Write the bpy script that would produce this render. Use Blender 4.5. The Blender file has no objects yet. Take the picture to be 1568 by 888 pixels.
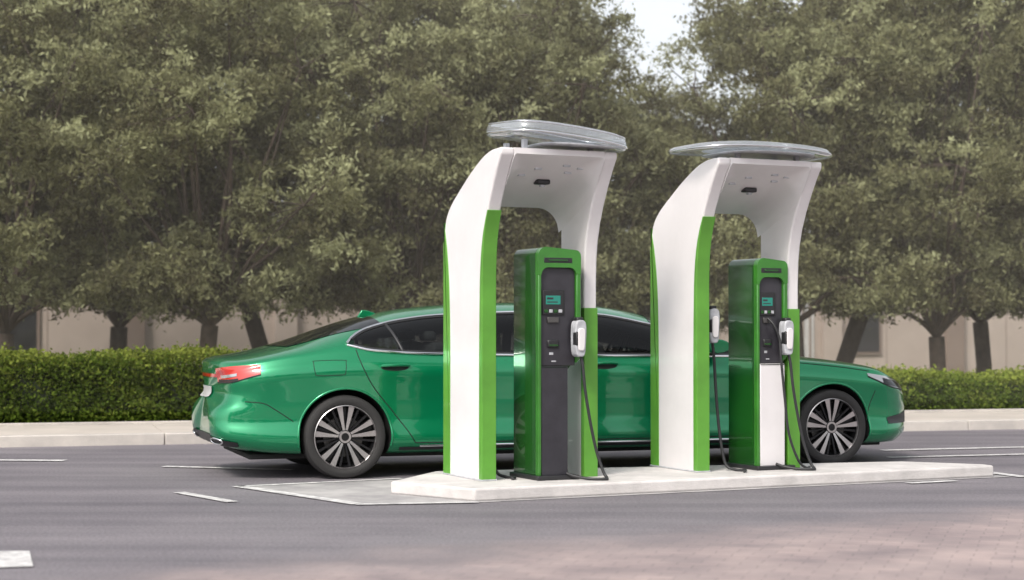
import bpy, bmesh, math, random
import numpy as np
from mathutils import Vector, Matrix
from mathutils.bvhtree import BVHTree
R = math.radians
rng = np.random.default_rng(7)
scene = bpy.context.scene
col = scene.collection

# ------------------------------------------------------------------ helpers
def pch(xs, ys):
    xs = np.array(xs, float); ys = np.array(ys, float)
    h = np.diff(xs); d = np.diff(ys) / h
    m = np.zeros(len(xs)); m[0] = d[0]; m[-1] = d[-1]
    for i in range(1, len(xs) - 1):
        if d[i-1] * d[i] > 0:
            w1 = 2*h[i] + h[i-1]; w2 = h[i] + 2*h[i-1]
            m[i] = (w1 + w2) / (w1/d[i-1] + w2/d[i])
    def f(x):
        x = np.clip(np.asarray(x, float), xs[0], xs[-1])
        i = np.clip(np.searchsorted(xs, x) - 1, 0, len(xs) - 2)
        t = (x - xs[i]) / h[i]
        return ((2*t**3-3*t**2+1)*ys[i] + (t**3-2*t**2+t)*h[i]*m[i]
                + (-2*t**3+3*t**2)*ys[i+1] + (t**3-t**2)*h[i]*m[i+1])
    return f

def nt(mat):
    mat.use_nodes = True
    n = mat.node_tree
    return n, n.nodes, n.links

def pbr(name, color, rough=0.5, metal=0.0, coat=0.0, var=0.0, scale=5.0, bump=0.0, bscale=60.0, spec=0.5, color2=None, rvar=0.0, emit=None):
    m = bpy.data.materials.new(name)
    t, N, L = nt(m)
    b = N["Principled BSDF"]
    b.inputs["Base Color"].default_value = (*color, 1)
    b.inputs["Roughness"].default_value = rough
    b.inputs["Metallic"].default_value = metal
    b.inputs["Specular IOR Level"].default_value = spec
    b.inputs["Coat Weight"].default_value = coat
    b.inputs["Coat Roughness"].default_value = 0.03
    tc = N.new("ShaderNodeTexCoord")
    if var > 0 or color2:
        no = N.new("ShaderNodeTexNoise"); no.inputs["Scale"].default_value = scale
        no.inputs["Detail"].default_value = 8
        no.inputs["Roughness"].default_value = 0.6
        L.new(tc.outputs["Object"], no.inputs["Vector"])
        rp = N.new("ShaderNodeValToRGB")
        c2 = color2 if color2 else tuple(c*(1-var) for c in color)
        rp.color_ramp.elements[0].position = 0.35; rp.color_ramp.elements[1].position = 0.65
        rp.color_ramp.elements[0].color = (*c2, 1); rp.color_ramp.elements[1].color = (*color, 1)
        L.new(no.outputs["Fac"], rp.inputs["Fac"]); L.new(rp.outputs["Color"], b.inputs["Base Color"])
        if rvar > 0:
            mr = N.new("ShaderNodeMapRange"); mr.inputs["To Min"].default_value = rough - rvar; mr.inputs["To Max"].default_value = rough + rvar
            L.new(no.outputs["Fac"], mr.inputs["Value"]); L.new(mr.outputs["Result"], b.inputs["Roughness"])
    if bump > 0:
        n2 = N.new("ShaderNodeTexNoise"); n2.inputs["Scale"].default_value = bscale; n2.inputs["Detail"].default_value = 6
        L.new(tc.outputs["Object"], n2.inputs["Vector"])
        bp = N.new("ShaderNodeBump"); bp.inputs["Strength"].default_value = bump; bp.inputs["Distance"].default_value = 0.01
        L.new(n2.outputs["Fac"], bp.inputs["Height"]); L.new(bp.outputs["Normal"], b.inputs["Normal"])
    if emit:
        b.inputs["Emission Color"].default_value = (*emit[:3], 1); b.inputs["Emission Strength"].default_value = emit[3]
    return m

def mkobj(name, me, mats, parent=None, smooth=35):
    ob = bpy.data.objects.new(name, me); col.objects.link(ob)
    for m in (mats if isinstance(mats, (list, tuple)) else [mats]):
        me.materials.append(m)
    if parent: ob.parent = parent
    if smooth:
        me.shade_smooth(); me.set_sharp_from_angle(angle=R(smooth))
    return ob

def mesh(name, verts, faces, mats, parent=None, smooth=35, recalc=True, mi=None):
    me = bpy.data.meshes.new(name)
    me.from_pydata([tuple(map(float, v)) for v in verts], [], [tuple(f) for f in faces])
    if mi is not None: me.polygons.foreach_set("material_index", mi)
    if recalc:
        bm = bmesh.new(); bm.from_mesh(me); bmesh.ops.recalc_face_normals(bm, faces=bm.faces); bm.to_mesh(me); bm.free()
    me.update()
    return mkobj(name, me, mats, parent, smooth)

def bevel(ob, w, seg=2, angle=30):
    b = ob.modifiers.new("bevel", 'BEVEL'); b.width = w; b.segments = seg; b.limit_method = 'ANGLE'; b.angle_limit = R(angle)
    return ob

def prism(name, pts, c0, c1, mp, mat, parent, bev=0.0, smooth=35, seg=2, mi=None):
    n = len(pts)
    v = [mp(a, b, c0) for a, b in pts] + [mp(a, b, c1) for a, b in pts]
    f = [list(range(n))[::-1], list(range(n, 2*n))] + [[i, (i+1) % n, n+(i+1) % n, n+i] for i in range(n)]
    ob = mesh(name, v, f, mat, parent, smooth, mi=[mi]*len(f) if mi is not None else None)
    if bev: bevel(ob, bev, seg)
    return ob

def box(name, x0, x1, y0, y1, z0, z1, mat, parent, bev=0.004, seg=2):
    return prism(name, [(x0, y0), (x1, y0), (x1, y1), (x0, y1)], z0, z1, lambda a, b, c: (a, b, c), mat, parent, bev, seg=seg)

def catmull(pts, n=8, closed=False):
    P = [np.array(p, float) for p in pts]
    out = []
    m = len(P)
    rngi = range(m) if closed else range(m-1)
    for i in rngi:
        if closed: p0, p1, p2, p3 = P[(i-1) % m], P[i], P[(i+1) % m], P[(i+2) % m]
        else: p0, p1, p2, p3 = P[max(i-1, 0)], P[i], P[i+1], P[min(i+2, m-1)]
        for k in range(n):
            t = k/n
            out.append(0.5*((2*p1) + (-p0+p2)*t + (2*p0-5*p1+4*p2-p3)*t*t + (-p0+3*p1-3*p2+p3)*t**3))
    if not closed: out.append(P[-1])
    return out

def tube(name, pts, r, mat, parent, closed=False, res=4, rad=None):
    cu = bpy.data.curves.new(name, 'CURVE'); cu.dimensions = '3D'
    cu.bevel_depth = r; cu.bevel_resolution = res; cu.use_fill_caps = True
    sp = cu.splines.new('POLY'); sp.points.add(len(pts)-1)
    for i, p in enumerate(pts):
        sp.points[i].co = (*[float(c) for c in p], 1)
        sp.points[i].radius = rad[i] if rad else 1
    sp.use_cyclic_u = closed; sp.use_smooth = True
    cu.materials.append(mat)
    ob = bpy.data.objects.new(name, cu); col.objects.link(ob)
    if parent: ob.parent = parent
    return ob

def lathe(name, prof, cy, mat, parent, seg=64, close=False, cx=0, cz=0, mi=None, sign=1):
    v = []; f = []; n = len(prof); mm = []
    for k in range(seg):
        a = 2*math.pi*k/seg
        for r, y in prof: v.append((cx + r*math.cos(a), cy + sign*y, cz + r*math.sin(a)))
    for k in range(seg):
        k2 = (k+1) % seg
        for i in range(n-1 if not close else n):
            j = (i+1) % n
            f.append([k*n+i, k*n+j, k2*n+j, k2*n+i])
            mm.append(mi[i] if mi else 0)
    return mesh(name, v, f, mat, parent, 30, mi=mm)

def empty(name, loc, rz):
    e = bpy.data.objects.new(name, None); col.objects.link(e)
    e.location = loc; e.rotation_euler = (0, 0, rz); e.empty_display_size = 0.3
    return e

# ------------------------------------------------------------------ materials
M_paint = pbr("car_paint_green", (0.0, 0.225, 0.088), 0.22, 0.5, coat=0.9)
M_black = pbr("black_plastic", (0.018, 0.018, 0.02), 0.45)
M_liner = pbr("wheel_liner", (0.008, 0.008, 0.008), 0.8)
M_glass = pbr("tinted_glass", (0.006, 0.008, 0.010), 0.03, 0.0, spec=0.35)
M_seat = pbr("seat_fabric", (0.16, 0.15, 0.14), 0.8, var=0.3)
M_chrome = pbr("chrome_trim", (0.8, 0.81, 0.83), 0.12, 1.0)
M_rubber = pbr("tyre_rubber", (0.022, 0.021, 0.021), 0.75, bump=0.2, bscale=90)
M_rimdark = pbr("rim_dark", (0.02, 0.02, 0.022), 0.3, 0.6)
M_rim = pbr("rim_silver", (0.48, 0.46, 0.46), 0.28, 0.9)
M_disc = pbr("brake_disc", (0.15, 0.145, 0.14), 0.4, 0.9)
M_red = pbr("taillight_red", (0.50, 0.02, 0.012), 0.12, coat=1.0)
M_clear = pbr("lamp_clear", (0.42, 0.43, 0.45), 0.08, 0.5, coat=1.0)
M_gap = pbr("panel_gap", (0.004, 0.012, 0.008), 0.7)
M_plate = pbr("number_plate", (0.38, 0.38, 0.37), 0.5)
M_white = pbr("white_fibreglass", (0.73, 0.705, 0.71), 0.42, coat=0.12, color2=(0.665, 0.64, 0.645), scale=2.2, bump=0.04, bscale=6, rvar=0.06)
M_lime = pbr("lime_panel", (0.105, 0.32, 0.035), 0.4, coat=0.2, var=0.2, scale=3)
M_kgreen = pbr("kiosk_green", (0.012, 0.095, 0.010), 0.22, 0.1, coat=0.8, color2=(0.005, 0.045, 0.006), scale=1.5)
M_kbright = pbr("kiosk_frame_green", (0.04, 0.21, 0.022), 0.28, 0.0, coat=0.6, var=0.35, scale=4)
M_panel = pbr("kiosk_panel", (0.036, 0.034, 0.042), 0.38, var=0.3, scale=6, rvar=0.08)
M_screen = pbr("kiosk_screen", (0.02, 0.12, 0.10), 0.1, emit=(0.05, 0.5, 0.36, 0.25))
M_grey = pbr("connector_grey", (0.50, 0.51, 0.54), 0.35, var=0.3, scale=12)
M_cable = pbr("cable_rubber", (0.02, 0.02, 0.022), 0.5)
M_conc = pbr("island_concrete", (0.62, 0.59, 0.575), 0.8, color2=(0.45, 0.43, 0.42), scale=3, bump=0.3, bscale=40)
M_apron = pbr("apron_concrete", (0.42, 0.405, 0.40), 0.85, color2=(0.25, 0.24, 0.245), scale=2.5, bump=0.3, bscale=50)
M_line = pbr("road_paint", (0.70, 0.69, 0.68), 0.7, color2=(0.36, 0.35, 0.355), scale=11, bump=0.2)
M_side = pbr("sidewalk_concrete", (0.50, 0.45, 0.40), 0.85, color2=(0.42, 0.38, 0.34), scale=1.5, bump=0.3, bscale=30)
M_kerb = pbr("kerb_concrete", (0.52, 0.48, 0.44), 0.85, color2=(0.40, 0.37, 0.345), scale=3, bump=0.3)
M_soil = pbr("planting_soil", (0.13, 0.105, 0.065), 0.95, color2=(0.09, 0.12, 0.035), scale=1.2, bump=0.6, bscale=20)
M_wall = pbr("rendered_wall", (0.50, 0.41, 0.345), 0.85, color2=(0.42, 0.34, 0.285), scale=0.8, bump=0.2, bscale=30)
M_wall2 = pbr("wall_pilaster", (0.26, 0.19, 0.15), 0.85, var=0.15, scale=1)
M_gate = pbr("painted_gate", (0.62, 0.60, 0.57), 0.6, var=0.15)
M_bark = pbr("bark", (0.10, 0.072, 0.055), 0.9, color2=(0.05, 0.036, 0.028), scale=6, bump=0.8, bscale=12)

def clear_canopy():
    m = bpy.data.materials.new("clear_polycarbonate"); t, N, L = nt(m)
    b = N["Principled BSDF"]; b.inputs["Base Color"].default_value = (0.80, 0.82, 0.85, 1)
    b.inputs["Roughness"].default_value = 0.06; b.inputs["Metallic"].default_value = 0.6; b.inputs["Coat Weight"].default_value = 1
    tr = N.new("ShaderNodeBsdfTransparent"); tr.inputs["Color"].default_value = (0.88, 0.91, 0.93, 1)
    mx = N.new("ShaderNodeMixShader")
    lw = N.new("ShaderNodeLayerWeight"); lw.inputs["Blend"].default_value = 0.35
    mr = N.new("ShaderNodeMapRange"); mr.inputs["To Min"].default_value = 0.25; mr.inputs["To Max"].default_value = 0.8
    L.new(lw.outputs["Facing"], mr.inputs["Value"]); L.new(mr.outputs[0], mx.inputs["Fac"])
    L.new(tr.outputs[0], mx.inputs[1]); L.new(b.outputs[0], mx.inputs[2])
    L.new(mx.outputs[0], N["Material Output"].inputs["Surface"]); return m
M_canopy = clear_canopy()
def side_glass():
    m = bpy.data.materials.new("side_glass"); t, N, L = nt(m); N.remove(N["Principled BSDF"])
    tr = N.new("ShaderNodeBsdfTransparent"); tr.inputs["Color"].default_value = (0.30, 0.33, 0.34, 1)
    gl = N.new("ShaderNodeBsdfGlossy"); gl.inputs["Roughness"].default_value = 0.02
    fr = N.new("ShaderNodeFresnel"); fr.inputs["IOR"].default_value = 1.45
    mx = N.new("ShaderNodeMixShader"); L.new(fr.outputs[0], mx.inputs["Fac"])
    L.new(tr.outputs[0], mx.inputs[1]); L.new(gl.outputs[0], mx.inputs[2])
    L.new(mx.outputs[0], N["Material Output"].inputs["Surface"]); return m
M_sglass = side_glass()

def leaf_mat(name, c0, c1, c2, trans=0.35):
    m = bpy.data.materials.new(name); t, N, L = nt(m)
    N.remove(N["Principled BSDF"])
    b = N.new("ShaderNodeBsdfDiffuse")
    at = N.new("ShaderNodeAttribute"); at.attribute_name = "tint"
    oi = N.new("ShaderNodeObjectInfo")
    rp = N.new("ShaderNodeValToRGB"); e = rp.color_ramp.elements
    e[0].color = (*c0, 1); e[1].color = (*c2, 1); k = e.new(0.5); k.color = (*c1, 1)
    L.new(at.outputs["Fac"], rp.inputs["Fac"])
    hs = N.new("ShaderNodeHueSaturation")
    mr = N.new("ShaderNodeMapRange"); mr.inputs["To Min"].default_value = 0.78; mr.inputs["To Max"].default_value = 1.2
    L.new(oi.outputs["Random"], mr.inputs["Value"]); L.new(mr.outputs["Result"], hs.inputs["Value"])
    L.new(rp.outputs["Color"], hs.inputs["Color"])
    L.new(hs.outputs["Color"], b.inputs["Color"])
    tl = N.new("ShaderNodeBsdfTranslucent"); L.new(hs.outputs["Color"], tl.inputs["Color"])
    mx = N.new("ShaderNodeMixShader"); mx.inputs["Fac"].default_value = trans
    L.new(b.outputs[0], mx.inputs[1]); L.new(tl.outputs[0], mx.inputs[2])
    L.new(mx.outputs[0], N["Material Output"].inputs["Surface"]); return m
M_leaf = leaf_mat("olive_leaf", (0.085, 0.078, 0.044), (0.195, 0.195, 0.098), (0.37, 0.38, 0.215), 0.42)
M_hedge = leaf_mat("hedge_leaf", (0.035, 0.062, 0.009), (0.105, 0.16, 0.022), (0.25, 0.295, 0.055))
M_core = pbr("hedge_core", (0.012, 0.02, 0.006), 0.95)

# ------------------------------------------------------------------ ground
def sheet(name, pts, z, mat):
    return mesh(name, [(x, y, z) for x, y in pts], [list(range(len(pts)))], mat, None, 0)
def asphalt():
    m = bpy.data.materials.new("asphalt"); t, N, L = nt(m); b = N["Principled BSDF"]
    tc = N.new("ShaderNodeTexCoord")
    def noise(s, d=8, r=0.6, vec=None):
        n = N.new("ShaderNodeTexNoise"); n.inputs["Scale"].default_value = s; n.inputs["Detail"].default_value = d
        n.inputs["Roughness"].default_value = r; L.new(vec or tc.outputs["Object"], n.inputs["Vector"]); return n
    def ramp(n, p0, c0, p1, c1):
        r = N.new("ShaderNodeValToRGB"); e = r.color_ramp.elements
        e[0].position = p0; e[0].color = (*c0, 1); e[1].position = p1; e[1].color = (*c1, 1)
        L.new(n.outputs["Fac"], r.inputs["Fac"]); return r
    big = ramp(noise(0.35), 0.35, (0.155, 0.143, 0.160), 0.68, (0.22, 0.203, 0.22))
    fine = ramp(noise(45, 6, 0.7), 0.35, (0.62, 0.62, 0.62), 0.7, (1.3, 1.3, 1.3))
    mul = N.new("ShaderNodeMixRGB"); mul.blend_type = 'MULTIPLY'; mul.inputs["Fac"].default_value = 1
    L.new(big.outputs[0], mul.inputs[1]); L.new(fine.outputs[0], mul.inputs[2])
    mps = N.new("ShaderNodeMapping"); mps.inputs["Rotation"].default_value = (0, 0, R(-17)); mps.inputs["Scale"].default_value = (0.12, 1.6, 1)
    L.new(tc.outputs["Object"], mps.inputs["Vector"])
    st = ramp(noise(1.3, 6, 0.6, mps.outputs[0]), 0.35, (0.82, 0.82, 0.83), 0.65, (1.16, 1.15, 1.14))
    mul3 = N.new("ShaderNodeMixRGB"); mul3.blend_type = 'MULTIPLY'; mul3.inputs["Fac"].default_value = 1
    L.new(mul.outputs[0], mul3.inputs[1]); L.new(st.outputs[0], mul3.inputs[2])
    mp = N.new("ShaderNodeMapping"); mp.inputs["Rotation"].default_value = (0, 0, R(18))
    L.new(tc.outputs["Object"], mp.inputs["Vector"])
    br = N.new("ShaderNodeTexBrick"); br.inputs["Scale"].default_value = 1.0
    br.inputs["Brick Width"].default_value = 0.22; br.inputs["Row Height"].default_value = 0.11
    br.inputs["Mortar Size"].default_value = 0.006; br.inputs["Mortar Smooth"].default_value = 0.6
    br.inputs["Color1"].default_value = (0.34, 0.275, 0.27, 1); br.inputs["Color2"].default_value = (0.29, 0.24, 0.24, 1)
    br.inputs["Mortar"].default_value = (0.22, 0.185, 0.185, 1)
    wn = N.new("ShaderNodeMixRGB"); wn.blend_type = 'ADD'; wn.inputs["Fac"].default_value = 0.06
    nw = noise(3.0, 3); L.new(mp.outputs[0], wn.inputs[1]); L.new(nw.outputs["Color"], wn.inputs[2])
    L.new(wn.outputs[0], br.inputs["Vector"])
    mul2 = N.new("ShaderNodeMixRGB"); mul2.blend_type = 'MULTIPLY'; mul2.inputs["Fac"].default_value = 1
    f2 = ramp(noise(1.3), 0.3, (0.72, 0.72, 0.75), 0.7, (1.32, 1.29, 1.24))
    L.new(br.outputs["Color"], mul2.inputs[1]); L.new(f2.outputs[0], mul2.inputs[2])
    sx = N.new("ShaderNodeSeparateXYZ"); L.new(tc.outputs["Object"], sx.inputs[0])
    def math_(op, a, bb, c=None):
        n = N.new("ShaderNodeMath"); n.operation = op
        for i, q in enumerate((a, bb, c)):
            if q is None: continue
            if isinstance(q, (int, float)): n.inputs[i].default_value = q
            else: L.new(q, n.inputs[i])
        return n.outputs[0]
    a = math_('MULTIPLY_ADD', sx.outputs[0], 0.6, 10.3)
    a = math_('SUBTRACT', a, sx.outputs[1])
    nz = noise(0.9, 6)
    a = math_('MULTIPLY_ADD', nz.outputs["Fac"], 1.9, math_('SUBTRACT', a, 0.95))
    mr = N.new("ShaderNodeMapRange"); mr.interpolation_type = 'SMOOTHSTEP'; mr.inputs["From Min"].default_value = -0.7; mr.inputs["From Max"].default_value = 1.0
    L.new(a, mr.inputs["Value"])
    mix = N.new("ShaderNodeMixRGB"); L.new(mr.outputs[0], mix.inputs["Fac"]); L.new(mul3.outputs[0], mix.inputs[1]); L.new(mul2.outputs[0], mix.inputs[2])
    L.new(mix.outputs[0], b.inputs["Base Color"])
    b.inputs["Roughness"].default_value = 0.72; b.inputs["Specular IOR Level"].default_value = 0.4
    rr = N.new("ShaderNodeMapRange"); rr.inputs["To Min"].default_value = 0.5; rr.inputs["To Max"].default_value = 0.85
    n5 = noise(0.8); L.new(n5.outputs["Fac"], rr.inputs["Value"]); L.new(rr.outputs[0], b.inputs["Roughness"])
    bp = N.new("ShaderNodeBump"); bp.inputs["Strength"].default_value = 0.35; bp.inputs["Distance"].default_value = 0.006
    n3 = noise(70, 6, 0.7); L.new(n3.outputs["Fac"], bp.inputs["Height"]); L.new(bp.outputs[0], b.inputs["Normal"])
    return m
M_asph = asphalt()
sheet("ground", [(-400, -400), (400, -400), (400, 400), (-400, 400)], -0.012, M_soil)
KA = R(15.7); KO = (0, 20.46)
def K(e, f): return (KO[0] + e*math.cos(KA) - f*math.sin(KA), KO[1] + e*math.sin(KA) + f*math.cos(KA))
sheet("asphalt_road", [K(-70, -90), K(70, -90), K(70, 0.02), K(-70, 0.02)], 0.0, M_asph)
def kprism(name, e0, e1, f0, f1, z0, z1, mat, bev=0.01, parent=None):
    p = [K(e0, f0), K(e1, f0), K(e1, f1), K(e0, f1)]
    return prism(name, p, z0, z1, lambda a, b, c: (a, b, c), mat, parent, bev)
kerb = empty("kerb", (0, 0, 0), 0)
e0 = -40
while e0 < 40:
    kprism("kerb_stone", e0+0.003, e0+1.997, 0, 0.15, -0.01, 0.125, M_kerb, 0.012, kerb); e0 += 2.0
side = empty("sidewalk", (0, 0, 0), 0)
for i in range(-20, 20):
    kprism("slab", i*2+0.004, i*2+1.996, 0.155, 1.1, -0.01, 0.12, M_side, 0.004, side)
    kprism("slab", i*2+0.004, i*2+1.996, 1.106, 2.05, -0.01, 0.12, M_side, 0.004, side)
kprism("lawn", -60, 60, 2.055, 60, -0.01, 0.10, M_soil, 0.0)
kprism("garden_edging", -60, 60, 2.057, 2.13, 0.0, 0.15, M_kerb, 0.008)

def stripe(name, p0, p1, w, z=0.004):
    p0 = np.array(p0, float); p1 = np.array(p1, float); d = p1-p0; d /= np.linalg.norm(d); n = np.array([-d[1], d[0]])*w/2
    return sheet(name, [tuple(p0-n), tuple(p1-n), tuple(p1+n), tuple(p0+n)], z, M_line)
sheet("concrete_apron", [(-2.22, 14.22), (-1.15, 12.9), (-0.2, 13.0), (3.4, 14.75), (4.35, 15.2), (3.9, 16.2), (-0.9, 14.95), (-1.2, 14.8)], 0.004, M_apron)
for p0, p1, w in [((-9, 17.45), (-4.35, 17.0), 0.16), ((-2.62, 13.75), (-2.08, 13.0), 0.10), ((-3.25, 16.3), (-2.0, 15.9), 0.12),
                  ((-2.24, 14.28), (-1.13, 12.84), 0.11), ((-1.15, 12.82), (-0.25, 12.98), 0.09), ((-2.24, 14.25), (-0.95, 15.0), 0.08),
                  ((3.9, 18.4), (7.5, 19.5), 0.14), ((3.75, 17.4), (5.4, 17.9), 0.12), ((4.45, 15.15), (3.9, 16.6), 0.12),
                  ((3.3, 14.55), (3.75, 14.78), 0.10)]:
    stripe("road_marking", p0, p1, w, 0.008)
sheet("road_marking", [(-3.6, 10.15), (-2.8, 10.15), (-2.6, 9.5), (-3.6, 9.3)], 0.008, M_line)

isl = [(-0.28, 13.06), (3.35, 14.82), (4.2, 15.22), (4.15, 15.36), (3.5, 15.7), (-0.65, 14.62), (-0.95, 13.66)]
prism("concrete_island", isl, 0.0, 0.10, lambda a, b, c: (a, b, c), M_conc, None, 0.018, seg=3)

# ------------------------------------------------------------------ car
car = empty("parked_car", (-1.714, 15.885, 0), R(18))
XR, XF = -1.07, 5.69
f_top = pch([-1.07, -0.98, -0.89, -0.39, 0.0, 0.27, 0.77, 1.4, 1.9, 2.5, 2.95, 3.4, 3.8, 4.1, 4.4, 4.8, 5.1, 5.3, 5.5, 5.62, 5.69],
            [1.00, 1.045, 1.055, 1.165, 1.30, 1.385, 1.48, 1.525, 1.535, 1.515, 1.45, 1.29, 1.13, 1.05, 1.04, 1.005, 0.965, 0.93, 0.875, 0.82, 0.76])
f_belt = pch([-1.07, -0.8, -0.4, 0.2, 1.0, 2.8, 3.8, 4.5, 5.0, 5.3, 5.55, 5.69], [0.90, 0.965, 1.02, 1.05, 1.035, 1.01, 0.985, 0.945, 0.895, 0.85, 0.77, 0.70])
f_bot = pch([-1.07, -0.9, -0.5, 0, 4.7, 5.2, 5.55, 5.69], [0.30, 0.25, 0.215, 0.20, 0.20, 0.19, 0.19, 0.20])
f_w = pch([-1.07, -1.05, -1.0, -0.9, -0.7, -0.4, 0, 0.5, 1.2, 2.5, 3.6, 4.3, 4.7, 5.0, 5.25, 5.45, 5.58, 5.66, 5.69],
          [0.55, 0.66, 0.755, 0.83, 0.90, 0.94, 0.955, 0.942, 0.925, 0.925, 0.93, 0.945, 0.952, 0.935, 0.885, 0.79, 0.67, 0.55, 0.45])
f_g = pch([0, 0.06, 0.14, 0.22, 0.34, 0.5, 0.64, 0.76, 0.83, 0.9, 0.96, 1.0], [0.93, 0.968, 0.992, 0.980, 0.950, 0.952, 0.968, 0.986, 1.0, 0.99, 0.967, 0.94])
f_rx = pch([0.18, 0.3, 0.40, 0.52, 0.60, 0.66, 0.74, 0.85, 0.96, 1.01, 1.06], [0.12, 0.01, -0.04, -0.05, -0.03, 0.035, 0.075, 0.07, 0.03, 0.0, 0.02])
f_fx = pch([0.18, 0.3, 0.42, 0.55, 0.68, 0.8, 0.95], [-0.08, 0.0, 0.02, 0.01, -0.02, -0.07, -0.18])
NL, NU = 24, 20
def section(x):
    W = float(f_w(x)); zb = float(f_bot(x)); zt = float(f_top(x)); ze = float(f_belt(x)); ze = min(ze, zt-0.03)
    pts = [(0, zb), (0.45*W, zb), (0.8*W, zb+0.002), (0.89*W, zb+0.01)]
    for t in np.linspace(0, 1, NL):
        pts.append((W*float(f_g(t)), zb+0.03+(ze-zb-0.03)*t))
    H = zt-ze; g = min(1, max(0, (H-0.08)/0.35))
    n = 2.5-0.25*g
    Wb = W*0.94
    for k in range(1, NU+1):
        th = math.pi/2*k/NU
        y = Wb*max(math.cos(th), 0)**(2/n) if k < NU else 0
        hz = math.sin(th)**(2/n)
        y *= 1-0.17*g*hz
        pts.append((y, ze+H*hz))
    return pts
xs = np.concatenate([XR + (np.linspace(0, 1, 16)**1.6)*0.5, np.linspace(XR+0.55, XF-0.6, 100), XF-0.55*(np.linspace(1, 0, 20)**1.6)])
rings = []
for x in xs:
    s = section(x)
    wr = max(0, min(1, (-0.55-x)/0.5)); wf = max(0, min(1, (x-5.15)/0.5))
    wr = wr*wr*(3-2*wr); wf = wf*wf*(3-2*wf)
    half = [(x + wr*float(f_rx(z)) + wf*float(f_fx(z)), -y, z) for y, z in s]
    ring = half + [(p[0], -p[1], p[2]) for p in half[-2:0:-1]]
    rings.append(ring)
nr = len(rings[0]); verts = [p for r in rings for p in r]; faces = []
for i in range(len(rings)-1):
    for j in range(nr):
        j2 = (j+1) % nr
        faces.append([i*nr+j, i*nr+j2, (i+1)*nr+j2, (i+1)*nr+j])
def cap(base, ring, dx, flip):
    c = np.mean(np.array(ring), axis=0); prev = base
    for k, sc in enumerate((0.75, 0.45, 0.15)):
        st = len(verts)
        for p in ring:
            q = c + (np.array(p)-c)*sc; q[0] = p[0]*sc + c[0]*(1-sc) + dx*(1-sc**2); verts.append(tuple(q))
        for j in range(nr):
            faces.append([prev+j, prev+(j+1) % nr, st+(j+1) % nr, st+j])
        prev = st
    faces.append([prev+j for j in range(nr)])
cap(0, rings[0], -0.015, True); cap((len(rings)-1)*nr, rings[-1], 0.02, False)
body = mesh("body_shell", verts, faces, [M_paint, M_liner], None, 60)
bvh = BVHTree.FromObject(body, bpy.context.evaluated_depsgraph_get())
wb = pch([0.03, 0.25, 0.86, 2.8, 3.78], [1.150, 1.105, 1.072, 1.045, 1.035])
wt = pch([0.03, 0.10, 0.25, 0.6, 0.95, 1.8, 2.4, 2.94, 3.4, 3.78], [1.155, 1.215, 1.285, 1.365, 1.405, 1.435, 1.42, 1.33, 1.19, 1.045])
def cutwith(cut):
    md = body.modifiers.new("b", 'BOOLEAN'); md.object = cut; md.operation = 'DIFFERENCE'; md.solver = 'EXACT'
    bpy.context.view_layer.objects.active = body
    bpy.ops.object.modifier_apply(modifier="b")
    bpy.data.objects.remove(cut)
for wx in (0, 4.68):
    for sgn in (-1, 1):
        cut = lathe("cutter", [(0.0001, 0.42), (0.40, 0.42), (0.405, 1.3), (0.0001, 1.3)], 0, [M_paint, M_liner], None, 72, cx=wx, cz=0.365, mi=[1, 1, 1], sign=sgn)
        bmc = bmesh.new(); bmc.from_mesh(cut.data); bmesh.ops.remove_doubles(bmc, verts=bmc.verts, dist=0.0005); bmesh.ops.recalc_face_normals(bmc, faces=bmc.faces); bmc.to_mesh(cut.data); bmc.free()
        cutwith(cut)
# cabin opening behind the side glass
Xc = np.linspace(0.10, 3.68, 40)
poly = [(x, float(wb(x))+0.004) for x in Xc] + [(x, float(wt(x))-0.004) for x in Xc[::-1]]
cutwith(prism("cutter", poly, -1.3, 1.3, lambda a, b, c: (a, c, b), [M_paint, M_liner], None, mi=1))
body.data.shade_smooth(); body.data.set_sharp_from_angle(angle=R(38))
body.parent = car

def ray(o, d, off):
    loc, nrm, i, dist = bvh.ray_cast(Vector(o), Vector(d).normalized())
    if loc is None: return None
    if nrm.dot(Vector(d)) > 0: nrm = -nrm
    return tuple(loc + nrm*off)
def sp(x, z, off, sg=-1):
    p = ray((x, sg*3, z), (0, -sg, 0), off)
    return p if p else (x, sg*0.5, z)
def rp_(cx, cy, ph, z, off, sg=-1, front=False):
    dx = (math.cos(ph) if front else -math.cos(ph)); dy = sg*math.sin(ph)
    c = Vector((cx, sg*cy, z)); o = c + Vector((dx, dy, 0))*3
    p = ray(o, c-o, off); return p if p else tuple(c)
def grid(name, fn, nu, nv, mat):
    v = [fn(i/nu, j/nv) for i in range(nu+1) for j in range(nv+1)]
    f = [[i*(nv+1)+j, (i+1)*(nv+1)+j, (i+1)*(nv+1)+j+1, i*(nv+1)+j+1] for i in range(nu) for j in range(nv)]
    return mesh(name, v, f, mat, car, 60)
FX = 5.0
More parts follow.
